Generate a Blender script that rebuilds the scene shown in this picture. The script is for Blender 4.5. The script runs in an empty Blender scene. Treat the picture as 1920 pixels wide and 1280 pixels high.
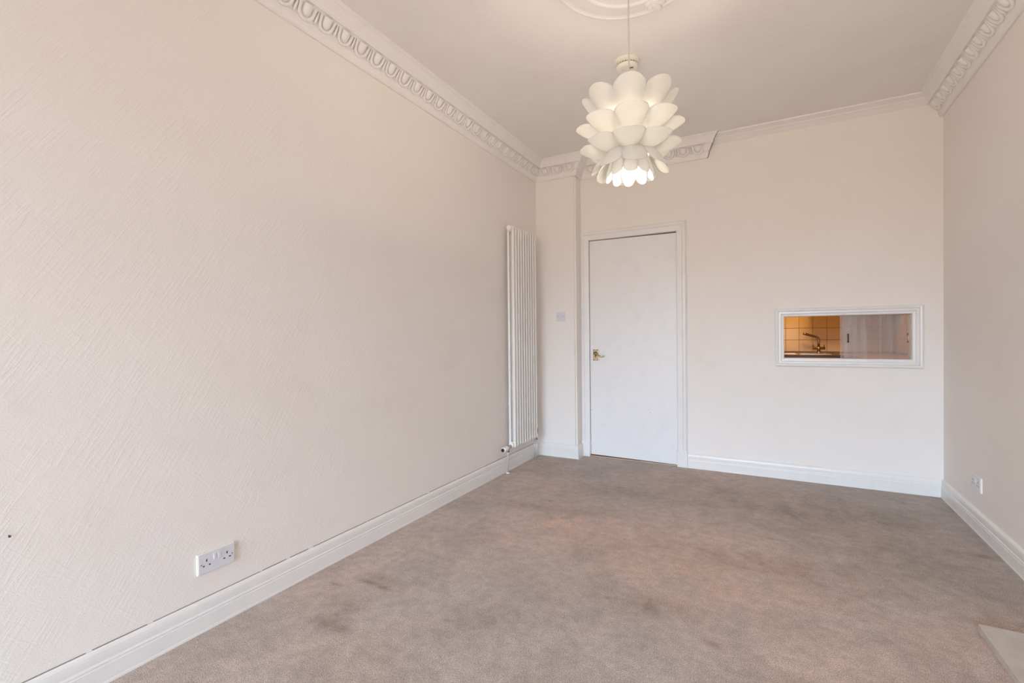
import bpy, bmesh, math, random
from mathutils import Vector, Matrix, Euler
random.seed(7)
R = math.radians
sc = bpy.context.scene
col = sc.collection

# ------------------------------------------------------------------ camera, exposure, light
CAMP = Vector((1.9732, 0.0, 1.15))
yaw, pitch, roll = R(28.5222), R(-0.6032), R(-0.6111)
fwd = Vector((-math.sin(yaw)*math.cos(pitch), math.cos(yaw)*math.cos(pitch), math.sin(pitch)))
rt0 = Vector((math.cos(yaw), math.sin(yaw), 0)); up0 = rt0.cross(fwd)
rt = rt0*math.cos(roll)+up0*math.sin(roll); up = -rt0*math.sin(roll)+up0*math.cos(roll)
cam = bpy.data.cameras.new('camera'); camo = bpy.data.objects.new('camera', cam); col.objects.link(camo)
m = Matrix((rt, up, -fwd)).transposed().to_4x4(); m.translation = CAMP
camo.matrix_world = m
cam.sensor_width = 36; cam.lens = 882.124/1920*36; cam.clip_start = .02
sc.camera = camo
sc.view_settings.view_transform = 'Standard'; sc.view_settings.look = 'None'
sc.view_settings.gamma = 1; sc.view_settings.use_curve_mapping = False
sc.view_settings.exposure = -0.56
sc.cycles.use_denoising = True
sc.cycles.max_bounces = 10; sc.cycles.diffuse_bounces = 7; sc.cycles.transparent_max_bounces = 12
sc.cycles.sample_clamp_indirect = 6

SKY, GROUND, SKY_STRENGTH = (.67, .88, 1.12), (.17, .135, .09), 41.0
W = bpy.data.worlds.new('world'); sc.world = W; W.use_nodes = True
# overcast sky above the horizon, street and buildings below it
wt = W.node_tree; bg = wt.nodes['Background']
g_ = wt.nodes.new('ShaderNodeTexCoord'); sx_ = wt.nodes.new('ShaderNodeSeparateXYZ'); rp_ = wt.nodes.new('ShaderNodeValToRGB')
wt.links.new(g_.outputs['Generated'], sx_.inputs[0]); wt.links.new(sx_.outputs['Z'], rp_.inputs['Fac'])
rp_.color_ramp.elements[0].position = 0.0; rp_.color_ramp.elements[0].color = (*GROUND, 1)
rp_.color_ramp.elements[1].position = .11; rp_.color_ramp.elements[1].color = (*SKY, 1)
wt.links.new(rp_.outputs['Color'], bg.inputs[0]); bg.inputs[1].default_value = SKY_STRENGTH

def area(name, loc, rot, sx, sy, e, c):
    l = bpy.data.lights.new(name, 'AREA'); l.shape = 'RECTANGLE'; l.size = sx; l.size_y = sy
    l.energy = e; l.color = c
    o = bpy.data.objects.new(name, l); o.location = loc; o.rotation_euler = rot; col.objects.link(o); return o
def point(name, loc, e, c, r):
    l = bpy.data.lights.new(name, 'POINT'); l.energy = e; l.color = c; l.shadow_soft_size = r
    o = bpy.data.objects.new(name, l); o.location = loc; col.objects.link(o); return o
FRONT_Y = -4.3
# daylight coming in through the window behind the camera
po = area('window_portal', (1.45, FRONT_Y-.13, 1.375), (R(90), 0, 0), 2.7, 2.25, 1, (1, 1, 1))
po.data.cycles.is_portal = True
# kitchen ceiling lamp (tungsten)
area('kitchen_light', (2.45, 6.0, 2.33), (0, 0, 0), .5, .3, 34, (1, .50, .13))
LAMP = Vector((1.435, 2.11, 2.085))

# ------------------------------------------------------------------ constants of the room
YA, YB, XP = 4.146, 4.299, .402
TR = math.tan(R(.8938))
def xr(y): return 3.0459+TR*(y-YB)
XB = xr(YB)
ZC = 2.80

# ------------------------------------------------------------------ materials
def mat(name, colr, rough=.5, metal=0, spec=.5):
    m = bpy.data.materials.new(name); m.use_nodes = True
    b = m.node_tree.nodes['Principled BSDF']
    b.inputs['Base Color'].default_value = (*colr, 1); b.inputs['Roughness'].default_value = rough
    b.inputs['Metallic'].default_value = metal; b.inputs['Specular IOR Level'].default_value = spec
    return m
class NB:
    def __init__(s, m): s.t = m.node_tree; s.b = s.t.nodes['Principled BSDF']; s.m = m
    def n(s, kind, **kw):
        nd = s.t.nodes.new(kind)
        for k, v in kw.items():
            if k in nd.inputs.keys() if hasattr(nd.inputs, 'keys') else False: nd.inputs[k].default_value = v
            else: setattr(nd, k, v)
        return nd
    def l(s, a, b): s.t.links.new(a, b)
    def coord(s, scale=(1, 1, 1), rot=(0, 0, 0), loc=(0, 0, 0)):
        tc = s.n('ShaderNodeTexCoord'); mp = s.n('ShaderNodeMapping')
        mp.inputs['Scale'].default_value = scale; mp.inputs['Rotation'].default_value = rot; mp.inputs['Location'].default_value = loc
        s.l(tc.outputs['Object'], mp.inputs['Vector']); return mp.outputs['Vector']
    def noise(s, vec, scale, detail=2, rough=.5, dist=0):
        t = s.n('ShaderNodeTexNoise'); s.l(vec, t.inputs['Vector'])
        t.inputs['Scale'].default_value = scale; t.inputs['Detail'].default_value = detail
        t.inputs['Roughness'].default_value = rough; t.inputs['Distortion'].default_value = dist
        return t.outputs['Fac']
    def ramp(s, fac, stops):
        r = s.n('ShaderNodeValToRGB'); s.l(fac, r.inputs['Fac'])
        e = r.color_ramp.elements
        while len(e) < len(stops): e.new(.5)
        for el, (p, c) in zip(e, stops):
            el.position = p; el.color = (*c, 1) if hasattr(c, '__len__') else (c, c, c, 1)
        return r.outputs['Color']
    def math(s, op, a, b=0.0, c=None, clamp=False):
        nd = s.n('ShaderNodeMath'); nd.operation = op; nd.use_clamp = clamp
        for i, v in enumerate((a, b, c)):
            if v is None: continue
            if isinstance(v, (int, float)): nd.inputs[i].default_value = v
            else: s.l(v, nd.inputs[i])
        return nd.outputs[0]
    def mix(s, fac, a, b, mode='MIX'):
        nd = s.n('ShaderNodeMix'); nd.data_type = 'RGBA'; nd.blend_type = mode
        for i, v in ((0, fac), (6, a), (7, b)):
            if isinstance(v, (int, float)): nd.inputs[i].default_value = v
            elif isinstance(v, tuple): nd.inputs[i].default_value = (*v, 1)
            else: s.l(v, nd.inputs[i])
        return nd.outputs[2]
    def bump(s, h, strength=.3, dist=.002, prev=None):
        nd = s.n('ShaderNodeBump'); nd.inputs['Strength'].default_value = strength; nd.inputs['Distance'].default_value = dist
        s.l(h, nd.inputs['Height'])
        if prev: s.l(prev, nd.inputs['Normal'])
        return nd.outputs['Normal']

WALLC = (.865, .82, .785)
def wallpaper(name, axis, seam=None, relief=1.0):
    """embossed, painted paper: brush-like diagonal ridges; axis = 'y' for walls along Y, 'x' along X"""
    m = mat(name, WALLC, .62, spec=.25); B = NB(m)
    tc = B.n('ShaderNodeTexCoord'); sp = B.n('ShaderNodeSeparateXYZ'); B.l(tc.outputs['Object'], sp.inputs[0])
    u = sp.outputs['Y'] if axis == 'y' else sp.outputs['X']; v = sp.outputs['Z']
    def ridge(ang, fa, fc, off):
        ca, sa = math.cos(ang), math.sin(ang)
        al = B.math('ADD', B.math('MULTIPLY', u, ca), B.math('MULTIPLY', v, sa))
        cr = B.math('SUBTRACT', B.math('MULTIPLY', v, ca), B.math('MULTIPLY', u, sa))
        cb = B.n('ShaderNodeCombineXYZ'); B.l(B.math('MULTIPLY', al, fa), cb.inputs[0]); B.l(B.math('MULTIPLY', cr, fc), cb.inputs[1]); cb.inputs[2].default_value = off
        return B.noise(cb.outputs[0], 1, 1.5, .5, .15)
    cb = B.n('ShaderNodeCombineXYZ'); B.l(u, cb.inputs[0]); B.l(v, cb.inputs[1]); vec = cb.outputs[0]
    r1 = B.ramp(ridge(R(57), 8, 95, 0), [(.50, 0.), (.60, 1.), (.72, .4)])
    r2 = B.ramp(ridge(R(-48), 6, 80, 7), [(.56, 0.), (.66, 1.)])
    fine = B.noise(vec, 190, 3, .6)
    mask = B.ramp(B.noise(vec, 7, 2), [(.35, .25), (.62, 1.)])
    h = B.math('ADD', B.math('MULTIPLY', B.math('ADD', B.math('MULTIPLY', r1, .55), B.math('MULTIPLY', r2, .16)), mask), B.math('MULTIPLY', fine, .75))
    if seam:
        s0, sw = seam
        d = B.math('ABSOLUTE', B.math('SUBTRACT', B.math('FRACT', B.math('DIVIDE', B.math('SUBTRACT', u, s0), sw)), .5))
        line = B.math('GREATER_THAN', d, .5-.0022/sw*1.0)
        h = B.math('ADD', h, B.math('MULTIPLY', line, .9))
    B.l(B.bump(h, .29*relief, .0022), B.b.inputs['Normal'])
    # handling marks and faint yellowing
    big = B.noise(vec, 1.6, 3, .55)
    c = B.mix(B.ramp(big, [(.40, 0.), (.72, .5)]), WALLC, (.84, .78, .715))
    sm = B.noise(vec, 3.1, 4, .65, .4)
    low = B.math('SUBTRACT', 1, B.math('SMOOTH_MIN', B.math('ABSOLUTE', B.math('SUBTRACT', v, .9)), 1, .2), clamp=True)
    c = B.mix(B.math('MULTIPLY', B.ramp(sm, [(.56, 0.), (.75, 1.)]), B.math('MULTIPLY', low, .14)), c, (.55, .50, .47))
    B.l(c, B.b.inputs['Base Color'])
    return m
M = {}
M['wall_y'] = wallpaper('embossed_paper_left', 'y', (.671-.26, .521))
M['wall_x'] = wallpaper('embossed_paper_back', 'x', None, .45)
M['wall_r'] = wallpaper('embossed_paper_right', 'y', None, .5)
M['wall_plain'] = mat('hall_wall', (.45, .36, .28), .7)

m = mat('ceiling_paint', (.86, .82, .80), .75, spec=.2); B = NB(m)
v = B.coord(); h = B.math('ADD', B.noise(v, 26, 4, .6), B.math('MULTIPLY', B.noise(v, 3.2, 2), 1.6))
B.l(B.bump(h, .30, .006), B.b.inputs['Normal'])
B.l(B.mix(B.ramp(B.noise(v, 1.4, 4, .6, .5), [(.42, 0.), (.75, .6)]), (.86, .82, .80), (.80, .74, .69)), B.b.inputs['Base Color'])
M['ceil'] = m

def paint(name, c, rough, bump=.12, chip=True):
    m = mat(name, c, rough); B = NB(m); v = B.coord()
    B.l(B.bump(B.noise(v, 38, 3, .55), bump, .003), B.b.inputs['Normal'])
    B.l(B.mix(B.ramp(B.noise(v, 9, 4, .6), [(.5, 0.), (.8, .35)]), c, tuple(x*.86 for x in c)), B.b.inputs['Base Color'])
    return m
M['gloss'] = paint('gloss_woodwork', (.84, .825, .815), .28)
M['base_paint'] = paint('skirting_paint', (.83, .81, .785), .30, .2)
M['plaster'] = paint('cornice_plaster', (.86, .825, .81), .7, .25)
M['door'] = paint('door_paint', (.84, .83, .83), .38, .10)
M['rad'] = mat('radiator_enamel', (.86, .84, .81), .32)
M['plastic'] = mat('white_plastic', (.72, .71, .75), .35)
M['plastic_edge'] = mat('cream_plastic', (.84, .80, .72), .4)
M['black'] = mat('black_plastic', (.012, .012, .013), .35)
M['slot'] = mat('dark_slot', (.01, .01, .012), .8)
M['chrome'] = mat('chrome', (.62, .61, .60), .18, 1)
M['tapmetal'] = mat('darkened_tap_chrome', (.34, .30, .27), .22, 1)  # chrome with the dark surroundings it reflects put into its colour
M['pipe'] = mat('painted_pipe', (.66, .64, .61), .3, .35)
M['steel'] = mat('steel', (.72, .66, .6), .25, 1)
M['brass'] = mat('aged_brass', (.52, .42, .24), .32, 1)
M['brass_dark'] = mat('dark_brass', (.05, .035, .02), .45, .8)
M['gap'] = mat('matt_dark_brown', (.10, .08, .065), .9)  # plain dark brown for chips, the crack, the nail and small holes
M['line'] = mat('open_joint', (.26, .21, .17), .9)
M['dirt'] = mat('grime', (.20, .165, .13), .9)

# carpet: short cut pile, mottled taupe with pinkish and brown wear
m = mat('carpet_pile', (.4, .33, .29), .95, spec=.1); B = NB(m); v = B.coord()
sp = B.noise(v, 290, 2.5, .7); sp2 = B.noise(v, 90, 3, .65)
base = B.mix(B.ramp(B.noise(v, .85, 2, .5, .3), [(.42, 0.), (.60, 1.)]), (.50, .43, .387), (.585, .458, .39))
tcx = B.n('ShaderNodeTexCoord'); sx = B.n('ShaderNodeSeparateXYZ'); B.l(tcx.outputs['Object'], sx.inputs[0])
# worn, greyer-brown end by the door wall
def gauss(cx, cy, rx, ry, ang=0):
    dx = B.math('SUBTRACT', sx.outputs['X'], cx); dy = B.math('SUBTRACT', sx.outputs['Y'], cy)
    ca, sa = math.cos(ang), math.sin(ang)
    a = B.math('DIVIDE', B.math('ADD', B.math('MULTIPLY', dx, ca), B.math('MULTIPLY', dy, sa)), rx)
    b = B.math('DIVIDE', B.math('SUBTRACT', B.math('MULTIPLY', dy, ca), B.math('MULTIPLY', dx, sa)), ry)
    r2 = B.math('ADD', B.math('MULTIPLY', a, a), B.math('MULTIPLY', b, b))
    return B.math('POWER', 2.718, B.math('MULTIPLY', r2, -1))
wob = B.ramp(B.noise(v, 5.5, 4, .62, .4), [(.36, .25), (.62, 1.)])
def stain(c, colr, amt, *g):
    f = B.math('MULTIPLY', B.math('MULTIPLY', gauss(*g), wob), amt, clamp=True)
    return B.mix(f, c, colr)
c = stain(base, (.37, .315, .265), 1.0, 2.1, 3.62, .75, .38)
c = stain(c, (.41, .345, .285), .9, 2.55, 2.95, .5, .45)
c = stain(c, (.40, .32, .27), .55, .95, 3.35, .5, .25)
c = stain(c, (.66, .455, .365), .95, .95, 2.55, .55, .45)
c = stain(c, (.65, .46, .365), .8, 1.75, 2.35, .7, .35)
c = stain(c, (.40, .335, .29), .75, .95, 1.62, .12, .34, -.5)
c = stain(c, (.45, .385, .34), .8, 1.05, 2.18, .2, .32, -.3)
c = stain(c, (.40, .29, .23), .9, .62, 2.85, .42, .06, .2)
c = stain(c, (.42, .30, .24), .9, 1.95, 2.65, .45, .12, .15)
c = stain(c, (.33, .25, .20), .85, 2.93, 3.25, .14, .03, .1)
for g in [(.193, 1.525, .035, .012), (.31, 1.612, .05, .016), (.411, 1.605, .05, .02), (.36, 1.66, .12, .03), (.35, 1.42, .10, .05), (.42, 1.30, .13, .04),
          (.825, 1.541, .022, .012), (1.537, 2.02, .16, .08), (1.629, 2.686, .045, .014), (1.777, 1.877, .05, .022), (1.35, 2.0, .015, .012), (2.0, 3.0, .05, .012), (.62, 3.0, .05, .02)]:
    c = stain(c, (.30, .21, .155), .8, *g)
sp_c = B.ramp(sp, [(.30, .30), (.46, .93), (.66, 1.50)])
c = B.mix(1.0, c, sp_c, 'MULTIPLY')
c = B.mix(.35, c, B.mix(1.0, c, B.ramp(sp2, [(.35, .75), (.65, 1.2)]), 'MULTIPLY'))
med = B.ramp(B.noise(v, 19, 5, .7), [(.36, .84), (.62, 1.07)])
c = B.mix(1.0, c, med, 'MULTIPLY')
c = B.mix(1.0, c, B.ramp(B.noise(v, 3.4, 4, .6, .8), [(.36, .90), (.60, 1.06)]), 'MULTIPLY')
B.l(c, B.b.inputs['Base Color'])
B.l(B.bump(B.math('ADD', sp, B.math('MULTIPLY', sp2, .5)), .9, .006), B.b.inputs['Normal'])
B.b.inputs['Sheen Weight'].default_value = .15
M['carpet'] = m

m = mat('hearth_stone', (.66, .58, .50), .45); B = NB(m); v = B.coord((1, 1, 1), (0, 0, .5))
B.l(B.mix(B.ramp(B.noise(v, 12, 5, .6, .8), [(.4, 0.), (.65, 1.)]), (.56, .51, .45), (.50, .44, .375)), B.b.inputs['Base Color'])
M['stone'] = m

# lamp shade plastic: lets light through
m = bpy.data.materials.new('shade_plastic'); m.use_nodes = True; t = m.node_tree; t.nodes.clear()
o_ = t.nodes.new('ShaderNodeOutputMaterial'); d_ = t.nodes.new('ShaderNodeBsdfDiffuse'); tr = t.nodes.new('ShaderNodeBsdfTranslucent')
gl = t.nodes.new('ShaderNodeBsdfGlossy'); a1 = t.nodes.new('ShaderNodeMixShader'); a2 = t.nodes.new('ShaderNodeMixShader')
d_.inputs[0].default_value = (.93, .92, .90, 1); tr.inputs[0].default_value = (.95, .94, .91, 1); gl.inputs['Roughness'].default_value = .3
a1.inputs[0].default_value = .60; a2.inputs[0].default_value = .05
t.links.new(d_.outputs[0], a1.inputs[1]); t.links.new(tr.outputs[0], a1.inputs[2]); t.links.new(a1.outputs[0], a2.inputs[1]); t.links.new(gl.outputs[0], a2.inputs[2]); t.links.new(a2.outputs[0], o_.inputs[0])
M['shade'] = m
m = mat('bulb_glass', (1, .95, .85), .4); m.node_tree.nodes['Principled BSDF'].inputs['Emission Color'].default_value = (1, .86, .68, 1)
m.node_tree.nodes['Principled BSDF'].inputs['Emission Strength'].default_value = 540; M['bulb'] = m

# kitchen
m = mat('kitchen_tile', (.70, .63, .50), .16); B = NB(m); v = B.coord()
B.l(B.bump(B.noise(v, 9, 2), .15, .004), B.b.inputs['Normal']); M['tile'] = m
M['grout'] = mat('grout', (.30, .24, .18), .9)
m = mat('granite_top', (.05, .048, .055), .3); B = NB(m); v = B.coord()
B.l(B.mix(B.ramp(B.noise(v, 150, 2), [(.45, 0.), (.7, 1.)]), (.03, .028, .035), (.17, .155, .18)), B.b.inputs['Base Color']); M['granite'] = m
m = mat('oak_top', (.45, .24, .10), .35); B = NB(m); v = B.coord((1, 12, 12))
B.l(B.mix(B.noise(v, 6, 4, .6), (.36, .18, .07), (.52, .29, .13)), B.b.inputs['Base Color']); M['oak'] = m
M['unit'] = mat('kitchen_unit', (.06, .05, .05), .5)
M['unit_light'] = mat('wall_unit', (.62, .50, .36), .45)
M['kwall'] = mat('kitchen_paint', (.70, .55, .33), .7)
M['kfloor'] = mat('kitchen_floor', (.25, .17, .10), .5)

# sliding glass: dust and smears, plus pale haze painted in for window reflections
m = bpy.data.materials.new('dust_and_glare_glass'); m.use_nodes = True; t = m.node_tree
B = NB(m); t.nodes.remove(B.b); o_ = [n for n in t.nodes if n.type == 'OUTPUT_MATERIAL'][0]
tp = t.nodes.new('ShaderNodeBsdfTransparent'); tp.inputs[0].default_value = (.90, .90, .90, 1); gl = t.nodes.new('ShaderNodeBsdfGlossy'); gl.inputs['Roughness'].default_value = .03
df = t.nodes.new('ShaderNodeBsdfDiffuse'); df.inputs[0].default_value = (.74, .73, .73, 1)
fr = t.nodes.new('ShaderNodeFresnel'); fr.inputs[0].default_value = 1.5
v1 = B.coord((1, 1, 1)); v2 = B.coord((22, 1, 1.6))
streak = B.ramp(B.noise(v2, 1.4, 2, .5, .3), [(.45, 0.), (.75, 1.)])
cloud = B.ramp(B.noise(v1, 16, 4, .6, .6), [(.3, .0), (.7, 1.)])
dust_and_glare = B.math('ADD', .06, B.math('ADD', B.math('MULTIPLY', streak, .14), B.math('MULTIPLY', cloud, .05)))
x1 = t.nodes.new('ShaderNodeMixShader'); x2 = t.nodes.new('ShaderNodeMixShader')
B.l(dust_and_glare, x1.inputs[0]); B.l(tp.outputs[0], x1.inputs[1]); B.l(df.outputs[0], x1.inputs[2])
B.l(B.math('MULTIPLY', fr.outputs[0], 1.3), x2.inputs[0]); B.l(x1.outputs[0], x2.inputs[1]); B.l(gl.outputs[0], x2.inputs[2]); B.l(x2.outputs[0], o_.inputs[0])
M['glass'] = m

# ------------------------------------------------------------------ helpers
def link_mesh(name, bm, material, parent=None, smooth=False, mats=None):
    bmesh.ops.recalc_face_normals(bm, faces=bm.faces)
    me = bpy.data.meshes.new(name); bm.to_mesh(me); bm.free()
    for mm in (mats or [material]): me.materials.append(mm)
    if smooth:
        for p in me.polygons: p.use_smooth = True
    o = bpy.data.objects.new(name, me); col.objects.link(o)
    if parent is not None:
        o.parent = parent; o.matrix_parent_inverse = Matrix.Identity(4)
        o.location = Vector((0, 0, 0))-parent_base(parent)
    return o
def parent_base(p):
    b = Vector((0, 0, 0))
    while p is not None: b += p.location; p = p.parent
    return b
def empty(name, loc):
    o = bpy.data.objects.new(name, None); o.location = loc; o.empty_display_size = .05; col.objects.link(o); return o
def tag(o, label=None, cat=None, group=None, kind=None):
    if label: o['label'] = label
    if cat: o['category'] = cat
    if group: o['group'] = group
    if kind: o['kind'] = kind
    return o
def box(bm, x0, x1, y0, y1, z0, z1, bev=0, seg=2, mi=0):
    mtx = Matrix.Translation(((x0+x1)/2, (y0+y1)/2, (z0+z1)/2)) @ Matrix.Diagonal((abs(x1-x0), abs(y1-y0), abs(z1-z0), 1))
    r = bmesh.ops.create_cube(bm, size=1, matrix=mtx)
    fs = set(f for v in r['verts'] for f in v.link_faces)
    for f in fs: f.material_index = mi
    if bev > 0:
        es = list(set(e for v in r['verts'] for e in v.link_edges))
        bmesh.ops.bevel(bm, geom=es, offset=bev, segments=seg, affect='EDGES', profile=.6, material=-1)
    return r
def cyl(bm, p0, p1, r0, r1=None, seg=20, cap=True, mi=0):
    p0, p1 = Vector(p0), Vector(p1); d = p1-p0; r1 = r0 if r1 is None else r1
    mtx = Matrix.Translation((p0+p1)/2) @ d.to_track_quat('Z', 'Y').to_matrix().to_4x4()
    r = bmesh.ops.create_cone(bm, cap_ends=cap, segments=seg, radius1=r0, radius2=r1, depth=d.length, matrix=mtx)
    for f in set(f for v in r['verts'] for f in v.link_faces): f.material_index = mi
def sph(bm, c, r, sx=1, sy=1, sz=1, u=16, v=10):
    bmesh.ops.create_uvsphere(bm, u_segments=u, v_segments=v, radius=r, matrix=Matrix.Translation(c) @ Matrix.Diagonal((sx, sy, sz, 1)))
def lathe(bm, c, prof, seg=40, axis='Z'):
    rings = []
    for r, z in prof:
        ring = []
        for i in range(seg):
            a = 2*math.pi*i/seg
            p = Vector((r*math.cos(a), r*math.sin(a), z))
            if axis == 'Y': p = Vector((p.x, p.z, p.y))
            if axis == 'X': p = Vector((p.z, p.x, p.y))
            ring.append(bm.verts.new(Vector(c)+p))
        rings.append(ring)
    for a, b in zip(rings, rings[1:]):
        for i in range(seg): bm.faces.new((a[i], a[(i+1) % seg], b[(i+1) % seg], b[i]))
    for ring in (rings[0], rings[-1]):
        try: bm.faces.new(ring)
        except ValueError: pass
def tube(bm, pts, rad, seg=12, cap=True):
    pts = [Vector(p) for p in pts]; rr = rad if hasattr(rad, '__len__') else [rad]*len(pts)
    rings = []; prev = None
    for i, p in enumerate(pts):
        d = (pts[min(i+1, len(pts)-1)]-pts[max(i-1, 0)]).normalized()
        if prev is None:
            a = Vector((0, 0, 1)) if abs(d.z) < .9 else Vector((1, 0, 0)); n = d.cross(a).normalized()
        else: n = (prev-d*prev.dot(d)).normalized()
        prev = n; b = d.cross(n)
        rings.append([bm.verts.new(p+(n*math.cos(2*math.pi*k/seg)+b*math.sin(2*math.pi*k/seg))*rr[i]) for k in range(seg)])
    for a, b in zip(rings, rings[1:]):
        for k in range(seg): bm.faces.new((a[k], a[(k+1) % seg], b[(k+1) % seg], b[k]))
    if cap: bm.faces.new(rings[0]); bm.faces.new(rings[-1])
def sweep(bm, path, prof, ends=(None, None), closed_prof=True, step=None):
    """path: 2D points, room interior to the RIGHT of travel; prof: (distance into the room, z)"""
    P = [Vector(p) for p in path]; n = len(P)
    if step:
        Q = [P[0]]
        for a, b in zip(P, P[1:]):
            k = max(1, int((b-a).length/step))
            for i in range(1, k+1): Q.append(a.lerp(b, i/k))
        P = Q; n = len(P)
    rings = []
    for i in range(n):
        dn = (P[min(i+1, n-1)]-P[max(i-1, 0)])
        d0 = (P[i]-P[i-1]).normalized() if i > 0 else (P[1]-P[0]).normalized()
        d1 = (P[i+1]-P[i]).normalized() if i < n-1 else d0
        n0 = Vector((d0.y, -d0.x)); n1 = Vector((d1.y, -d1.x))
        mm = (n0+n1); mm = mm/ (mm.length_squared/2) if mm.length > 1e-6 else n0
        ring = []
        for d, z in prof:
            q = P[i]+mm*d
            if i == 0 and ends[0]: q = q+d0*ends[0](d, z)
            if i == n-1 and ends[1]: q = q+d0*ends[1](d, z)
            ring.append(bm.verts.new((q.x, q.y, z)))
        rings.append(ring)
    k = len(prof)
    for a, b in zip(rings, rings[1:]):
        for j in range(k if closed_prof else k-1):
            bm.faces.new((a[j], a[(j+1) % k], b[(j+1) % k], b[j]))
    if closed_prof: bm.faces.new(rings[0]); bm.faces.new(rings[-1])

# ------------------------------------------------------------------ room shell
bm = bmesh.new(); box(bm, -.12, 3.3, FRONT_Y-.3, YB+.005, -.06, 0)
floor = tag(link_mesh('floor', bm, M['carpet']), kind='structure')

bm = bmesh.new(); box(bm, -.12, 0, FRONT_Y-.12, YB+.12, 0, ZC+.05)
tag(link_mesh('wall_left', bm, M['wall_y']), kind='structure')

# pier in the corner (softly rounded arris)
bm = bmesh.new(); box(bm, 0.0, XP, YA, YB+.001, 0, ZC)
es = [e for e in bm.edges if all(abs(v.co.x-XP) < 1e-4 and abs(v.co.y-YA) < 1e-4 for v in e.verts)]
bmesh.ops.bevel(bm, geom=es, offset=.014, segments=5, affect='EDGES')
o = tag(link_mesh('wall_pier', bm, M['wall_x']), kind='structure')

# back wall with door and hatch openings
DX0, DX1, DZ = .470, 1.290, 2.062
HX0, HX1, HZ0, HZ1 = 2.083, 2.880, .950, 1.287
bm = bmesh.new()
xs = [-.12, DX0, DX1, HX0, HX1, 3.3]; zs = [0, HZ0, HZ1, DZ, ZC+.05]
for i in range(5):
    for j in range(4):
        if i == 1 and j < 3: continue
        if i == 3 and j == 1: continue
        box(bm, xs[i], xs[i+1], YB, YB+.12, zs[j], zs[j+1])
bmesh.ops.remove_doubles(bm, verts=bm.verts, dist=1e-5)
seen = {}
for f in bm.faces:
    k = tuple(sorted(v.index for v in f.verts)); seen.setdefault(k, []).append(f)
dbl = [f for fs in seen.values() if len(fs) > 1 for f in fs]
bmesh.ops.delete(bm, geom=dbl, context='FACES')
tag(link_mesh('wall_back', bm, M['wall_x']), kind='structure')

def wall_poly(name, pts, z0, z1, material):
    bm = bmesh.new(); lo = [bm.verts.new((x, y, z0)) for x, y in pts]; hi = [bm.verts.new((x, y, z1)) for x, y in pts]
    bm.faces.new(lo); bm.faces.new(hi)
    for i in range(len(pts)):
        k = (i+1) % len(pts); bm.faces.new((lo[i], lo[k], hi[k], hi[i]))
    return tag(link_mesh(name, bm, material), kind='structure')
wall_poly('wall_right', [(xr(FRONT_Y-.12), FRONT_Y-.12), (xr(FRONT_Y-.12)+.2, FRONT_Y-.12), (XB+.2, YB+.01), (XB, YB+.01)], 0, ZC+.05, M['wall_r'])

# front wall (behind the camera) with the window the daylight comes through
WX0, WX1, WZ0, WZ1 = .10, 2.80, .25, 2.50
bm = bmesh.new()
xs = [-.12, WX0, WX1, 3.2]; zs = [0, WZ0, WZ1, ZC+.05]
for i in range(3):
    for j in range(3):
        if i == 1 and j == 1: continue
        box(bm, xs[i], xs[i+1], FRONT_Y-.12, FRONT_Y, zs[j], zs[j+1])
tag(link_mesh('wall_front', bm, M['wall_x']), kind='structure')
win = tag(empty('window_1', (1.45, FRONT_Y-.06, WZ0)), kind='structure')
bm = bmesh.new()
for x0, x1, z0, z1 in [(WX0, WX0+.05, WZ0, WZ1), (WX1-.05, WX1, WZ0, WZ1), (WX0+.05, WX1-.05, WZ0, WZ0+.06), (WX0+.05, WX1-.05, WZ1-.05, WZ1)]:
    box(bm, x0, x1, FRONT_Y-.10, FRONT_Y-.04, z0, z1)
link_mesh('window_frame', bm, M['gloss'], win)
for x in (WX0+.9, WX0+1.8):
    bm = bmesh.new(); box(bm, x-.025, x+.025, FRONT_Y-.10, FRONT_Y-.04, WZ0+.06, WZ1-.05); link_mesh('mullion', bm, M['gloss'], win)
bm = bmesh.new(); box(bm, WX0+.05, WX1-.05, FRONT_Y-.09, FRONT_Y-.05, 1.42, 1.46); link_mesh('transom', bm, M['gloss'], win)

bm = bmesh.new(); bmesh.ops.create_grid(bm, x_segments=60, y_segments=90, size=.5, matrix=Matrix.Translation((1.6, -.6, ZC)) @ Matrix.Diagonal((3.5, 10.4, 1, 1)))
random.seed(3)
for v_ in bm.verts:
    x, y = v_.co.x, v_.co.y
    edge = min(x, xr(y)-x, YB-y, 1)
    if edge > .25: v_.co.z += .004*math.sin(x*3.1+1)*math.sin(y*2.3)
cei = tag(link_mesh('ceiling', bm, M['ceil'], smooth=True), kind='structure')

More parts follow.
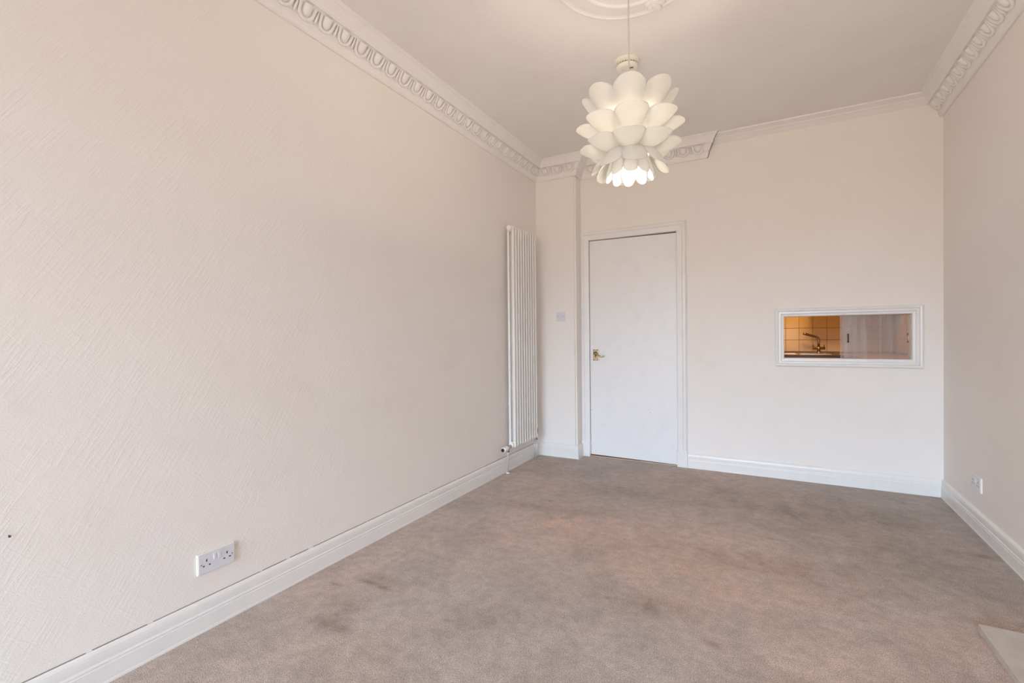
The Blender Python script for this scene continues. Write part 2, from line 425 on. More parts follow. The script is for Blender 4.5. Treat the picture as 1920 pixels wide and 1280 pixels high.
# ------------------------------------------------------------------ cornices
ORN = [(0, 2.805), (0, 2.636), (.012, 2.634), (.020, 2.640), (.026, 2.652), (.030, 2.668), (.031, 2.684), (.040, 2.687),
       (.046, 2.700), (.056, 2.716), (.066, 2.728), (.076, 2.736), (.088, 2.738), (.0915, 2.744), (.087, 2.750),
       (.092, 2.757), (.103, 2.768), (.116, 2.780), (.128, 2.788), (.133, 2.789), (.136, 2.7935), (.142, 2.796), (.146, 2.805)]
def egg_mesh():
    bm = bmesh.new()
    # local x along the run, y from top (-) to bottom (+), z out of the moulding
    n1, n2 = 12, 6
    top = -.026
    rings = []
    for j in range(n2+1):
        ph = j/n2*math.pi/2
        ring = []
        for i in range(n1*2+1):
            t_ = -math.pi/2 + math.pi*i/(n1*2)          # lower half outline, then straight flanks
            x = math.sin(t_)*.024*math.cos(ph); y = math.cos(t_)*.030*math.cos(ph)
            ring.append((x, y, .018*math.sin(ph)))
        rings.append(ring)
    for j in range(n2+1):
        ph = j/n2*math.pi/2; w = .024*math.cos(ph); z = .018*math.sin(ph)
        rings[j] = [(-w, top, z)] + rings[j] + [(w, top, z)]
    vs = [[bm.verts.new(p) for p in r] for r in rings]
    for a, b in zip(vs, vs[1:]):
        for i in range(len(a)-1):
            try: bm.faces.new((a[i], a[i+1], b[i+1], b[i]))
            except ValueError: pass
    bmesh.ops.remove_doubles(bm, verts=bm.verts, dist=1e-5)
    bmesh.ops.recalc_face_normals(bm, faces=bm.faces)
    me = bpy.data.meshes.new('egg'); bm.to_mesh(me); bm.free(); me.materials.append(M['plaster'])
    for p in me.polygons: p.use_smooth = True
    return me
def rim_mesh():
    bm = bmesh.new(); pts = []
    for i in range(17):
        t_ = -math.pi/2+math.pi*i/16
        pts.append((math.sin(t_)*.037, math.cos(t_)*.040, .006))
    pts = [(-.040, -.026, .004)]+pts+[(.040, -.026, .004)]
    tube(bm, pts, .0086, 6)
    me = bpy.data.meshes.new('egg_rim'); bm.to_mesh(me); bm.free(); me.materials.append(M['plaster'])
    for p in me.polygons: p.use_smooth = True
    return me
def dart_mesh():
    bm = bmesh.new()
    tube(bm, [(0, -.024, .006), (0, 0, .008), (0, .022, .007), (0, .040, .002)], [.004, .0065, .0075, .001], 6)
    me = bpy.data.meshes.new('dart'); bm.to_mesh(me); bm.free(); me.materials.append(M['plaster'])
    for p in me.polygons: p.use_smooth = True
    return me
EGG, RIM, DART = egg_mesh(), rim_mesh(), dart_mesh()
def enrich(parent, a, b, spacing=.1128, start=None, skip=None):
    a, b = Vector(a), Vector(b); d = (b-a).normalized(); L = (b-a).length
    N = Vector((d.y, -d.x)); k = max(1, round(L/spacing)); s = L/k
    X = Vector((d.x, d.y, 0)); Y = Vector((-N.x*.60, -N.y*.60, -.80)); Z = X.cross(Y)
    if Z.dot(Vector((N.x, N.y, -.2))) < 0: X = -X; Z = X.cross(Y)
    for i in range(k):
        for me, off in ((EGG, .5), (RIM, .5), (DART, 1.0)):
            if me is DART and i == k-1: continue
            q = a+d*(s*(i+off))
            base = Vector((q.x, q.y, 0))+Vector((N.x, N.y, 0))*.055+Vector((0, 0, 2.713))
            mm = Matrix((X, Y, Z)).transposed().to_4x4(); mm.translation = base
            o = bpy.data.objects.new(me.name, me); col.objects.link(o)
            o.parent = parent; mm.translation = base-parent_base(parent)
            sc_ = 1+random.uniform(-.04, .04)
            o.matrix_local = mm @ Matrix.Diagonal((sc_*s/.1128, sc_, sc_, 1))
d_ = .05
# left run, round the pier, as far as the broken end over the door wall
cut = lambda d, z: (z-2.72)*.10+d*.62
bm = bmesh.new(); sweep(bm, [(0, FRONT_Y), (0, YA), (XP, YA), (XP, YB), (1.535, YB)], ORN, ends=(None, cut))
t1 = tag(link_mesh('trim_1', bm, M['plaster']), kind='structure')
enrich(t1, (0, -.02), (0, YA-.06)); enrich(t1, (.06, YA), (XP+.03, YA)); enrich(t1, (XP+.06, YB), (1.525, YB))
# plain replacement coving
bm = bmesh.new(); sweep(bm, [(1.54, YB), (XB-.09, YB)], [(0, 2.803), (0, 2.7405), (.006, 2.739), (.020, 2.750), (.036, 2.762), (.050, 2.768), (.055, 2.775), (.075, 2.782), (.098, 2.790), (.100, 2.803)],
                         ends=(cut, None))
tag(link_mesh('trim_2', bm, M['plaster']), kind='structure')
bm = bmesh.new(); sweep(bm, [(XB, YB), (xr(FRONT_Y), FRONT_Y)], ORN, ends=(lambda d, z: d*.0, None))
t3 = tag(link_mesh('trim_3', bm, M['plaster']), kind='structure')
enrich(t3, (XB-.0, YB-.02), (xr(.9), .9))
# crack between the old and the new moulding
bm = bmesh.new(); pr = [(ORN[i][0]+.0006, ORN[i][1]-.0006) for i in range(1, 22)]
for (d0, z0), (d1, z1) in zip(pr, pr[1:]):
    x0 = 1.535+cut(d0, z0); x1 = 1.535+cut(d1, z1)
    w = .0022
    bm.faces.new([bm.verts.new(p) for p in ((x0-w, YB-d0-.0006, z0), (x0+w, YB-d0-.0006, z0), (x1+w, YB-d1-.0006, z1), (x1-w, YB-d1-.0006, z1))])
link_mesh('crack', bm, M['gap'], t1)

# ------------------------------------------------------------------ skirting boards
BASE = [(0, 0), (0, .125), (.005, .1245), (.010, .1205), (.0135, .113), (.0150, .102), (.0152, .088), (.0145, .080), (.0155, .0775), (.0178, .0755), (.0182, .071), (.0168, .0675), (.0172, .065), (.0185, .063), (.0185, .010), (.0200, .0085), (.0205, .0)]
def skirting(name, path, **kw):
    bm = bmesh.new(); sweep(bm, path, BASE, step=.35, **kw)
    return tag(link_mesh(name, bm, M['base_paint']), kind='structure')
bl = skirting('baseboard_left', [(0, FRONT_Y), (0, YA)])
skirting('baseboard_pier', [(0.0, YA), (XP, YA), (XP, YB-.012)])
skirting('baseboard_back', [(1.358, YB), (XB, YB)])
skirting('baseboard_right', [(XB, YB), (xr(FRONT_Y), FRONT_Y)])
# dark gap between the wallpaper and the skirting, grime line at the carpet, chips
random.seed(11)
bm = bmesh.new(); y = .1
while y < 4.05:
    L = random.uniform(.08, .5); th = random.uniform(.0006, .0018)
    if 1.0 < y < 1.25: th = .0006
    box(bm, .0002, .0035, y, min(y+L, 4.08), .1255, .1255+th); y += L+random.uniform(0, .03)
link_mesh('wall_gap', bm, M['line'], bl)
def blob(bm, c, n, r, thick=.0006):
    c = Vector(c); n = Vector(n).normalized(); a = n.cross(Vector((0, 0, 1)) if abs(n.z) < .9 else Vector((1, 0, 0))).normalized(); b = n.cross(a)
    vs = []
    for i in range(9):
        t_ = 2*math.pi*i/9; rr = r*random.uniform(.6, 1.25); vs.append(c+n*thick+(a*math.cos(t_)*.8+b*math.sin(t_)*1.1)*rr)
    bv = [bm.verts.new(v) for v in vs]; lo = [bm.verts.new(v-n*thick) for v in vs]
    bm.faces.new(bv)
    for i in range(9): bm.faces.new((lo[i], lo[(i+1) % 9], bv[(i+1) % 9], bv[i]))
for yy, zz, r in [(.961, .055, .0030), (.979, .027, .0022), (.90, .012, .002), (.93, .004, .0025), (1.45, .012, .002), (1.80, .01, .0018), (2.2, .015, .002), (2.62, .012, .0015), (3.0, .10, .0018)]:
    bm = bmesh.new(); blob(bm, (.0172 if zz < .08 else .0135, yy, zz), (1, 0, 0), r); link_mesh('paint_chip', bm, M['gap'], bl)

# ------------------------------------------------------------------ door and its casing
dr = tag(empty('door_1', (.88, YB, 0)), kind='structure')
bm = bmesh.new(); box(bm, .484, 1.2765, YB+.004, YB+.042, .020, 2.0475, .002, 1)
# slightly out-of-square lower edge: the gap is larger at the latch side
for v_ in bm.verts:
    if v_.co.z < .1: v_.co.z = .020-(v_.co.x-.484)/.79*.009
    else: v_.co.z += (-.006*(v_.co.x-.484)/.79)
link_mesh('door_leaf', bm, M['door'], dr)
hb = bmesh.new(); box(hb, .514, .566, YB-.003, YB+.004, .914, 1.020, .002, 2)
plate = link_mesh('handle_plate', hb, M['brass'], dr)
for px, pz in [(.521, .921), (.559, .921), (.521, 1.013), (.559, 1.013)]:
    bm = bmesh.new(); cyl(bm, (px, YB-.0045, pz), (px, YB-.001, pz), .0042, seg=10); link_mesh('screw', bm, M['brass_dark'], plate)
bm = bmesh.new(); cyl(bm, (.539, YB-.026, .984), (.539, YB-.003, .984), .0135, .015, 20); link_mesh('rose_boss', bm, M['brass_dark'], plate)
bm = bmesh.new(); cyl(bm, (.539, YB-.0042, .961), (.539, YB-.003, .961), .0065, seg=14); box(bm, .5365, .5415, YB-.0044, YB-.003, .946, .960); link_mesh('keyhole', bm, M['slot'], plate)
bm = bmesh.new()
pts = []
for i in range(15):
    t_ = i/14; pts.append((.539+.092*t_, YB-.030-.016*math.sin(t_*math.pi*.8), .986-.034*math.sin(min(1, t_*1.15)*math.pi/2)**1.3+(.008*max(0, (t_-.75)/.25))))
tube(bm, pts, [.0085-.003*abs(i/14-.15) for i in range(13)]+[.0078, .006], 12)
link_mesh('lever', bm, M['brass'], plate, smooth=True)
for z in (1.80, .27):
    bm = bmesh.new(); cyl(bm, (1.279, YB-.001, z-.05), (1.279, YB-.001, z+.05), .0045, seg=10); link_mesh('hinge', bm, M['door'], dr)
for px, pz in [(1.042, .45), (.495, .445)]:
    bm = bmesh.new(); blob(bm, (px, YB+.004, pz), (0, -1, 0), .0035); link_mesh('paint_chip', bm, M['gap'], dr)
# lining (jamb) behind the casing
jl = bmesh.new()
box(jl, DX0-.001, .481, YB+.002, YB+.12, 0, 2.05); box(jl, 1.2795, DX1+.001, YB+.002, YB+.12, 0, 2.05); box(jl, .481, 1.2795, YB+.002, YB+.12, 2.0515, DZ+.001)
link_mesh('jamb', jl, M['gloss'], dr)
bm = bmesh.new(); box(bm, .482, 1.279, YB+.003, YB+.10, 0, .006); link_mesh('threshold', bm, mat('threshold_strip', (.62, .46, .30), .4), dr)
# casing: moulded profile swept round the opening
def casing(name, x0, x1, z0, z1, w, prof, bottom, material, parent=None, yb=YB):
    """prof: (distance out from the opening edge, projection into the room)"""
    bm = bmesh.new()
    path = [(x0, z0), (x0, z1), (x1, z1), (x1, z0)]
    mit = [(-1, 0), (-1, 1), (1, 1), (1, 0)] if not bottom else [(-1, -1), (-1, 1), (1, 1), (1, -1)]
    rings = []
    for (x, z), (mx, mz) in zip(path, mit):
        rings.append([bm.verts.new((x+mx*a, yb-p, z+mz*a)) for a, p in prof])
    k = len(prof); prs = list(zip(rings, rings[1:]))
    if bottom: prs.append((rings[-1], rings[0]))
    for a, b in prs:
        for j in range(k): bm.faces.new((a[j], a[(j+1) % k], b[(j+1) % k], b[j]))
    if not bottom: bm.faces.new(rings[0]); bm.faces.new(rings[-1])
    return link_mesh(name, bm, material, parent)
CP = [(0, 0), (0, .012), (.004, .015), (.010, .016), (.044, .018), (.050, .024), (.056, .027), (.068, .027), (.074, .024), (.078, .018), (.0815, .016), (.0815, 0)]
arc = tag(casing('trim_4', .481, 1.2785, .142, 2.0535, .08, CP, False, M['gloss']), kind='structure')
for x0, x1 in ((.400, .484), (1.2755, 1.361)):
    bm = bmesh.new(); box(bm, x0, x1, YB-.031, YB, 0, .145, .003, 1); link_mesh('plinth_block', bm, M['gloss'], arc)

# dark hall behind the door
bm = bmesh.new()
box(bm, .2, 1.6, YB+.121, YB+1.3, -.05, -.001); tag(link_mesh('floor_hall', bm, mat('hall_boards', (.30, .16, .09), .4)), kind='structure')
bm = bmesh.new(); box(bm, .2, 1.6, YB+1.3, YB+1.35, -.05, 2.5); box(bm, .15, .2, YB+.121, YB+1.35, -.05, 2.5); box(bm, 1.6, 1.65, YB+.121, YB+1.35, -.05, 2.5); box(bm, .15, 1.65, YB+.121, YB+1.35, 2.5, 2.55)
tag(link_mesh('wall_hall', bm, M['wall_plain']), kind='structure')

# ------------------------------------------------------------------ serving hatch
ht = tag(empty('window_2', ((HX0+HX1)/2, YB, HZ0)), kind='structure')
HP = [(-.003, 0), (-.003, .008), (.002, .011), (.012, .012), (.014, .017), (.020, .021), (.032, .021), (.035, .016), (.038, .022), (.046, .024), (.053, .022), (.057, .014), (.057, 0)]
casing('frame', HX0+.0, HX1-.0, HZ0, HZ1, .06, HP, True, M['gloss'], ht)
bm = bmesh.new()
for x0, x1, z0, z1 in [(HX0-.002, HX0+.004, HZ0, HZ1), (HX1-.004, HX1+.002, HZ0, HZ1), (HX0, HX1, HZ1-.004, HZ1+.002), (HX0, HX1, HZ0-.002, HZ0+.006)]:
    box(bm, x0, x1, YB-.004, YB+.122, z0, z1)
link_mesh('lining', bm, M['gloss'], ht)
GY = YB+.040
def pane(x0, x1, y, hx, hside):
    bm = bmesh.new(); box(bm, x0, x1, y, y+.004, HZ0+.006, HZ1-.004)
    p = link_mesh('glass_pane', bm, M['glass'], ht)
    bm = bmesh.new(); pts = []
    for i in range(13):
        t_ = i/12; pts.append((hx, y-.004-.018*math.sin(math.pi*t_)**.5, 1.082+.056*t_))
    tube(bm, pts, .0035, 8); h_ = link_mesh('pull_handle', bm, M['steel'] if hside else M['brass_dark'], p, smooth=True)
    for z in (1.082, 1.138):
        bm = bmesh.new(); cyl(bm, (hx, y-.006, z), (hx, y, z), .006, seg=12); link_mesh('handle_foot', bm, M['brass_dark'], p)
pane(2.458, HX1-.005, GY, 2.507, False)
pane(2.480, HX1-.006, GY+.016, 2.862, True)

# ------------------------------------------------------------------ kitchen seen through the hatch
KY = 7.0; KX = 3.29
bm = bmesh.new(); box(bm, 1.65, 3.6, KY, KY+.1, 0, 2.45); kb = tag(link_mesh('wall_kitchen', bm, M['grout']), kind='structure')
bm = bmesh.new(); box(bm, 1.65, 3.6, YB+.121, KY, 2.4, 2.45); tag(link_mesh('ceiling_kitchen', bm, M['kwall']), kind='structure')
bm = bmesh.new(); box(bm, 1.65, 3.6, YB+.121, KY, -.05, 0); tag(link_mesh('floor_kitchen', bm, M['kfloor']), kind='structure')
bm = bmesh.new(); box(bm, KX, 3.6, YB+.121, KY, 0, 2.4); kr = tag(link_mesh('wall_kitchen_right', bm, M['grout']), kind='structure')
bm = bmesh.new(); box(bm, 1.652, 1.70, YB+.121, KY, 0, 2.4); tag(link_mesh('wall_kitchen_left', bm, M['kwall']), kind='structure')
def tile_mesh():
    bm = bmesh.new(); box(bm, -.0725, .0725, -.004, .004, -.0725, .0725, .0025, 1); me = bpy.data.meshes.new('tile'); bm.to_mesh(me); bm.free(); me.materials.append(M['tile']); return me
TM = tile_mesh()
for i in range(10):
    for j in range(4):
        o = bpy.data.objects.new('tile', TM); col.objects.link(o); o.parent = kb
        o.location = (2.177-.1475/2+.1475*i-.1475*1, KY-.003, .994+.1485*j); o.rotation_euler = (random.uniform(-.006, .006), 0, random.uniform(-.006, .006))
        if o.location.x+.07 > KX: o.location.x = KX-.0735+.03; o.scale.x = 1
for i in range(9):
    for j in range(4):
        o = bpy.data.objects.new('tile', TM); col.objects.link(o); o.parent = kr
        o.location = (KX-.003, KY-.08-.1475*i, .994+.1485*j); o.rotation_euler = (0, random.uniform(-.006, .006), R(90)+random.uniform(-.006, .006))
# worktops
bm = bmesh.new(); box(bm, 1.70, 2.72, KY-.62, KY-.010, .862, .900, .006, 2)
tag(link_mesh('granite_worktop', bm, M['granite']), 'dark speckled kitchen worktop under the tap, seen through the hatch', 'worktop')
bm = bmesh.new(); box(bm, 2.725, KX-.011, KY-.62, KY-.010, .862, .900, .006, 2); box(bm, 2.81, KX-.011, 5.2, KY-.62, .862, .900, .006, 2)
tag(link_mesh('wooden_worktop', bm, M['oak']), 'brown wooden kitchen worktop behind the sliding glass of the hatch', 'worktop')
cu = tag(empty('base_cabinet', (2.2, KY-.3, 0)), 'dark base cabinet below the worktop with the sink', 'cabinet')
bm = bmesh.new(); box(bm, 1.72, 2.66, KY-.57, KY-.02, .1, .86); link_mesh('body', bm, M['unit'], cu)
bm = bmesh.new(); box(bm, 1.74, 2.66, KY-.52, KY-.05, 0, .1); link_mesh('plinth', bm, M['unit'], cu)
for x in (1.73, 2.20):
    bm = bmesh.new(); box(bm, x, x+.455, KY-.59, KY-.571, .12, .85, .003, 1); link_mesh('door', bm, M['unit'], cu)
cu = tag(empty('corner_cabinet', (3.0, KY-.3, 0)), 'dark base cabinet below the brown wooden worktop, behind the glass', 'cabinet')
bm = bmesh.new(); box(bm, 2.67, KX-.012, KY-.57, KY-.02, .0, .86); box(bm, 2.80, KX-.012, 5.25, KY-.57, 0, .86); link_mesh('body', bm, M['unit'], cu)
# wall cupboards just above what the hatch lets you see
cu = tag(empty('wall_cabinet', (2.0, KY-.2, 1.42)), 'cream wall cupboard above the tiles over the kitchen tap', 'cabinet')
bm = bmesh.new(); box(bm, 2.42, KX-.012, KY-.34, KY-.010, 1.44, 2.1); link_mesh('body', bm, M['unit_light'], cu)
bm = bmesh.new(); box(bm, 2.43, 2.86, KY-.36, KY-.341, 1.45, 2.09, .003, 1); link_mesh('door', bm, M['unit_light'], cu)
bm = bmesh.new(); box(bm, 2.87, KX-.012, KY-.36, KY-.341, 1.45, 2.09, .003, 1); link_mesh('door', bm, M['unit_light'], cu)
# sink and drainer
sk = tag(empty('kitchen_sink', (2.3, KY-.3, .9)), 'stainless steel sink top with drainer set in the dark worktop', 'sink')
bm = bmesh.new()
box(bm, 1.90, 2.30, KY-.50, KY-.08, .9002, .9045, .002, 1)
for i in range(6): box(bm, 1.95, 2.27, KY-.46+.065*i, KY-.44+.065*i, .9045, .908, .001, 1)
link_mesh('drainer', bm, M['steel'], sk)
bm = bmesh.new()
for a in [(2.305, 2.62, KY-.50, KY-.46), (2.305, 2.62, KY-.15, KY-.08), (2.305, 2.34, KY-.46, KY-.15), (2.585, 2.62, KY-.46, KY-.15)]: box(bm, *a, .9002, .907, .002, 1)
link_mesh('rim', bm, M['steel'], sk)
bm = bmesh.new(); box(bm, 2.34, 2.585, KY-.46, KY-.15, .9003, .9015); link_mesh('bowl', bm, M['unit'], sk)
# tap
TX, TY = 2.525, KY-.115
tp_ = tag(empty('kitchen_tap', (TX, TY, .907)), 'chrome kitchen mixer tap with long angled spout against the tiled wall', 'tap')
bm = bmesh.new(); cyl(bm, (TX, TY, .9072), (TX, TY, .925), .026, .022); cyl(bm, (TX, TY, .925), (TX, TY, .985), .017); link_mesh('base', bm, M['tapmetal'], tp_, smooth=True)
bm = bmesh.new(); cyl(bm, (TX-.062, TY, .967), (TX+.062, TY, .967), .016, seg=20)
cyl(bm, (TX-.066, TY, .967), (TX-.062, TY, .967), .013, seg=20); cyl(bm, (TX+.062, TY, .967), (TX+.066, TY, .967), .013, seg=20); link_mesh('crossbar', bm, M['tapmetal'], tp_, smooth=True)
for s in (-1, 1):
    bm = bmesh.new(); cyl(bm, (TX+s*.055, TY, .983), (TX+s*.055, TY-.004, 1.013), .0045, .0035, 10); link_mesh('lever', bm, M['tapmetal'], tp_)
bm = bmesh.new()
pts = [(TX, TY, .983), (TX, TY, 1.03), (TX, TY, 1.065)]
for i in range(1, 8):
    a = R(76)*i/7; pts.append((TX-.045*(1-math.cos(a)), TY, 1.065+.045*math.sin(a)))
pts += [(TX-.14, TY-.01, 1.142), (TX-.163, TY-.012, 1.150)]
tube(bm, pts, [.0135]*(len(pts)-2)+[.0152, .0152], 14); link_mesh('spout', bm, M['tapmetal'], tp_, smooth=True)

# ------------------------------------------------------------------ radiator
rd = tag(empty('radiator', (.07, 3.5, .2)), 'tall white vertical column radiator on the left wall near the corner', 'radiator')
RZ0, RZ1 = .205, 2.09
NS = 10; RS = .0465; RY0 = 3.495
def section_mesh():
    bm = bmesh.new()
    for x in (.048, .092):
        tube(bm, [(x, 0, RZ0+.012), (x, 0, RZ0+.06), (x, 0, RZ1-.06), (x, 0, RZ1-.012)], [.0085, .0106, .0106, .0085], 16)
    for z, s in ((RZ0+.028, 1), (RZ1-.028, -1)):
        r = bmesh.ops.create_uvsphere(bm, u_segments=20, v_segments=12, radius=1, matrix=Matrix.Translation((.070, 0, z)) @ Matrix.Diagonal((.036, .0112, .026, 1)))
        cyl(bm, (.070, -RS/2, z), (.070, RS/2, z), .014, seg=20)
    me = bpy.data.meshes.new('section'); bm.to_mesh(me); bm.free(); me.materials.append(M['rad'])
    for p in me.polygons: p.use_smooth = True
    return me
SM = section_mesh()
for i in range(NS):
    o = bpy.data.objects.new('section', SM); col.objects.link(o); o.parent = rd; o.location = Vector((0, RY0+RS*i, 0))-rd.location
for y, z in ((RY0-RS/2, RZ1-.028), (RY0-RS/2, RZ0+.028)):
    bm = bmesh.new(); lathe(bm, (.070, y, z), [(.0, -.010), (.014, -.010), (.021, -.008), (.023, -.004), (.023, .002), (0, .002)], 24, 'Y'); link_mesh('end_cap', bm, M['rad'], rd, smooth=False)
for z in (.55, 1.75):
    for y in (.06, .30):
        bm = bmesh.new(); box(bm, .001, .040, RY0+y, RY0+y+.04, z, z+.03); link_mesh('bracket', bm, M['rad'], rd)
# near valve: chrome body, white head with black end, pipe to the floor
vy = RY0-.066
bm = bmesh.new(); cyl(bm, (.070, RY0-RS/2-.010, RZ0+.025), (.070, vy, RZ0+.020), .0105, seg=16); cyl(bm, (.070, RY0-.045, RZ0+.023), (.070, RY0-.036, RZ0+.023), .015, seg=6)
sph(bm, (.068, vy, RZ0+.018), .016); cyl(bm, (.068, vy, RZ0+.018), (.064, vy-.004, RZ0-.02), .011, seg=14); cyl(bm, (.068, vy, RZ0+.018), (.068, vy-.03, RZ0+.016), .0165, .0165, 16)
vb = link_mesh('valve', bm, M['chrome'], rd, smooth=True)
bm = bmesh.new(); lathe(bm, (.068, vy-.028, RZ0+.016), [(0, 0), (.019, 0), (.021, -.006), (.0205, -.030), (.023, -.040), (.021, -.064), (.014, -.070), (0, -.070)], 24, 'Y'); hd = link_mesh('valve_head', bm, M['rad'], vb, smooth=False)
bm = bmesh.new(); lathe(bm, (.068, vy-.098, RZ0+.016), [(0, .002), (.0145, .002), (.0145, -.005), (.010, -.008), (0, -.008)], 24, 'Y'); link_mesh('head_cap', bm, M['black'], vb)
bm = bmesh.new(); tube(bm, [(.064, vy-.003, RZ0-.018), (.060, vy, RZ0-.045), (.050, vy+.015, .10), (.046, vy+.02, .0)], .0068, 12); link_mesh('pipe', bm, M['pipe'], rd, smooth=True)
bm = bmesh.new(); lathe(bm, (.046, vy+.02, .0), [(0, 0), (.016, 0), (.015, .004), (.008, .007), (0, .007)], 20); link_mesh('pipe_collar', bm, M['rad'], rd)
fy = RY0+RS*(NS-.5)+.03
bm = bmesh.new(); cyl(bm, (.070, fy-.03, RZ0+.025), (.070, fy, RZ0+.022), .0105, seg=14); sph(bm, (.070, fy, RZ0+.02), .015); cyl(bm, (.070, fy, RZ0+.02), (.070, fy, RZ0-.02), .011, seg=14)
vf = link_mesh('valve', bm, M['chrome'], rd, smooth=True)
bm = bmesh.new(); lathe(bm, (.070, fy, RZ0+.034), [(0, 0), (.011, 0), (.013, .01), (.012, .055), (.008, .062), (0, .062)], 16); link_mesh('valve_cap', bm, M['black'], vf)
bm = bmesh.new(); tube(bm, [(.070, fy, RZ0-.015), (.066, fy+.002, .1), (.055, fy+.006, .0)], .0068, 12); link_mesh('pipe', bm, M['pipe'], rd, smooth=True)
bm = bmesh.new(); tube(bm, [(.035, fy+.03, RZ0-.0), (.035, fy+.03, .0)], .0068, 12); link_mesh('pipe', bm, M['pipe'], rd, smooth=True)

# ------------------------------------------------------------------ sockets and switch
def double_socket(name, label, loc, normal_x, w=.148, h=.084, faint=False):
    """plate on a wall facing +X (normal_x=1) or -X"""
    o = tag(empty(name, loc), label, 'socket'); s = normal_x
    bm = bmesh.new(); box(bm, loc[0], loc[0]+s*.008, loc[1]-w/2, loc[1]+w/2, loc[2]-h/2, loc[2]+h/2, .0025, 2)
    link_mesh('back_box', bm, M['plastic_edge'], o)
    bm = bmesh.new(); box(bm, loc[0]+s*.0072, loc[0]+s*.0105, loc[1]-w/2+.003, loc[1]+w/2-.003, loc[2]-h/2+.003, loc[2]+h/2-.003, .001, 1)
    link_mesh('face_plate', bm, M['plastic'], o)
    fx = loc[0]+s*.0105
    for k in (-1, 1):
        bm = bmesh.new(); cy = loc[1]+k*.0085
        box(bm, fx-s*.001, fx+s*.003, cy-.0055, cy+.0055, loc[2]+.004, loc[2]+.025, .001, 1); link_mesh('rocker_switch', bm, M['plastic'], o)
        bm = bmesh.new(); cyl(bm, (fx, loc[1]+k*.0605, loc[2]-.002), (fx+s*.0008, loc[1]+k*.0605, loc[2]-.002), .0032, seg=10); link_mesh('screw', bm, M['steel'] if not faint else M['plastic'], o)
        c = loc[1]+k*.040
        for dy, dz, a, b in ((0, .010, .0021, .0048), (-.0115, -.010, .0037, .0022), (.0115, -.010, .0037, .0022)):
            bm = bmesh.new(); box(bm, fx-s*.001, fx+s*.0005, c+dy-a, c+dy+a, loc[2]+dz-b, loc[2]+dz+b); link_mesh('pin_slot', bm, M['slot'] if not faint else M['gap'], o)
    return o
double_socket('double_socket', 'white double power socket low on the left wall near the skirting', (0, 1.091, .264), 1)
o = double_socket('double_socket', 'pale double power socket low on the right wall', (xr(3.66), 3.66, .276), -1, .15, .086, True)
o.rotation_euler.z = -R(.8938)

sw = tag(empty('light_switch', (.251, YA, 1.334)), 'square white light switch on the pier left of the door', 'switch')
bm = bmesh.new(); box(bm, .208, .294, YA-.007, YA, 1.291, 1.377, .0025, 2); link_mesh('face_plate', bm, M['plastic'], sw)
bm = bmesh.new(); box(bm, .243, .259, YA-.010, YA-.006, 1.320, 1.348, .001, 1); link_mesh('rocker_switch', bm, M['plastic'], sw)
for k in (-1, 1):
    bm = bmesh.new(); cyl(bm, (.251+k*.030, YA-.0078, 1.334), (.251+k*.030, YA-.006, 1.334), .0032, seg=10); link_mesh('screw', bm, M['slot'], sw)

nl = tag(empty('wall_nail', (0, .503, .579)), 'small dark nail stuck in the left wall at the left edge of the photo', 'nail')
bm = bmesh.new(); cyl(bm, (-.004, .503, .579), (.008, .503, .577), .0014, seg=8); cyl(bm, (.008, .503, .577), (.0095, .503, .577), .0034, seg=10); link_mesh('nail', bm, M['gap'], nl)

# ------------------------------------------------------------------ hearth slab
bm = bmesh.new(); box(bm, 2.677, xr(2.0)-.019, 1.20, 2.425, 0.0, .030, .003, 2)
tag(link_mesh('hearth_slab', bm, M['stone']), 'cream stone hearth slab lying on the carpet at the bottom right', 'hearth')

# ------------------------------------------------------------------ ceiling rose
RC = (1.435, 2.118, ZC)
cr = tag(empty('ceiling_rose', RC), 'round moulded plaster ceiling rose above the pendant lamp', 'ceiling rose')
bm = bmesh.new(); lathe(bm, RC, [(0, .006), (.352, .006), (.352, -.006), (.346, -.013), (.336, -.015), (.328, -.011), (.318, -.009), (.285, -.014), (.255, -.018), (.245, -.024), (.235, -.024), (.225, -.017), (.15, -.018), (.13, -.026), (.07, -.035), (0, -.036)], 96)
link_mesh('disc', bm, M['plaster'], cr, smooth=False)
def leaf_mesh():
    bm = bmesh.new()
    for ang, L, w in ((0, .10, .022), (.55, .075, .018), (-.55, .075, .018), (1.05, .05, .014), (-1.05, .05, .014)):
        for k in range(1):
            m4 = Matrix.Rotation(ang, 4, 'Z') @ Matrix.Translation((L*.5, 0, 0)) @ Matrix.Diagonal((L*.55, w, .016, 1))
            bmesh.ops.create_uvsphere(bm, u_segments=14, v_segments=8, radius=1, matrix=m4)
    me = bpy.data.meshes.new('leaf_ornament'); bm.to_mesh(me); bm.free(); me.materials.append(M['plaster'])
    for p in me.polygons: p.use_smooth = True
    return me
LM = leaf_mesh()
for k in range(3):
    a = R(78+120*k); o = bpy.data.objects.new('leaf_ornament', LM); col.objects.link(o); o.parent = cr
    o.location = (.245*math.cos(a), .245*math.sin(a), -.016); o.rotation_euler = (0, 0, a); 

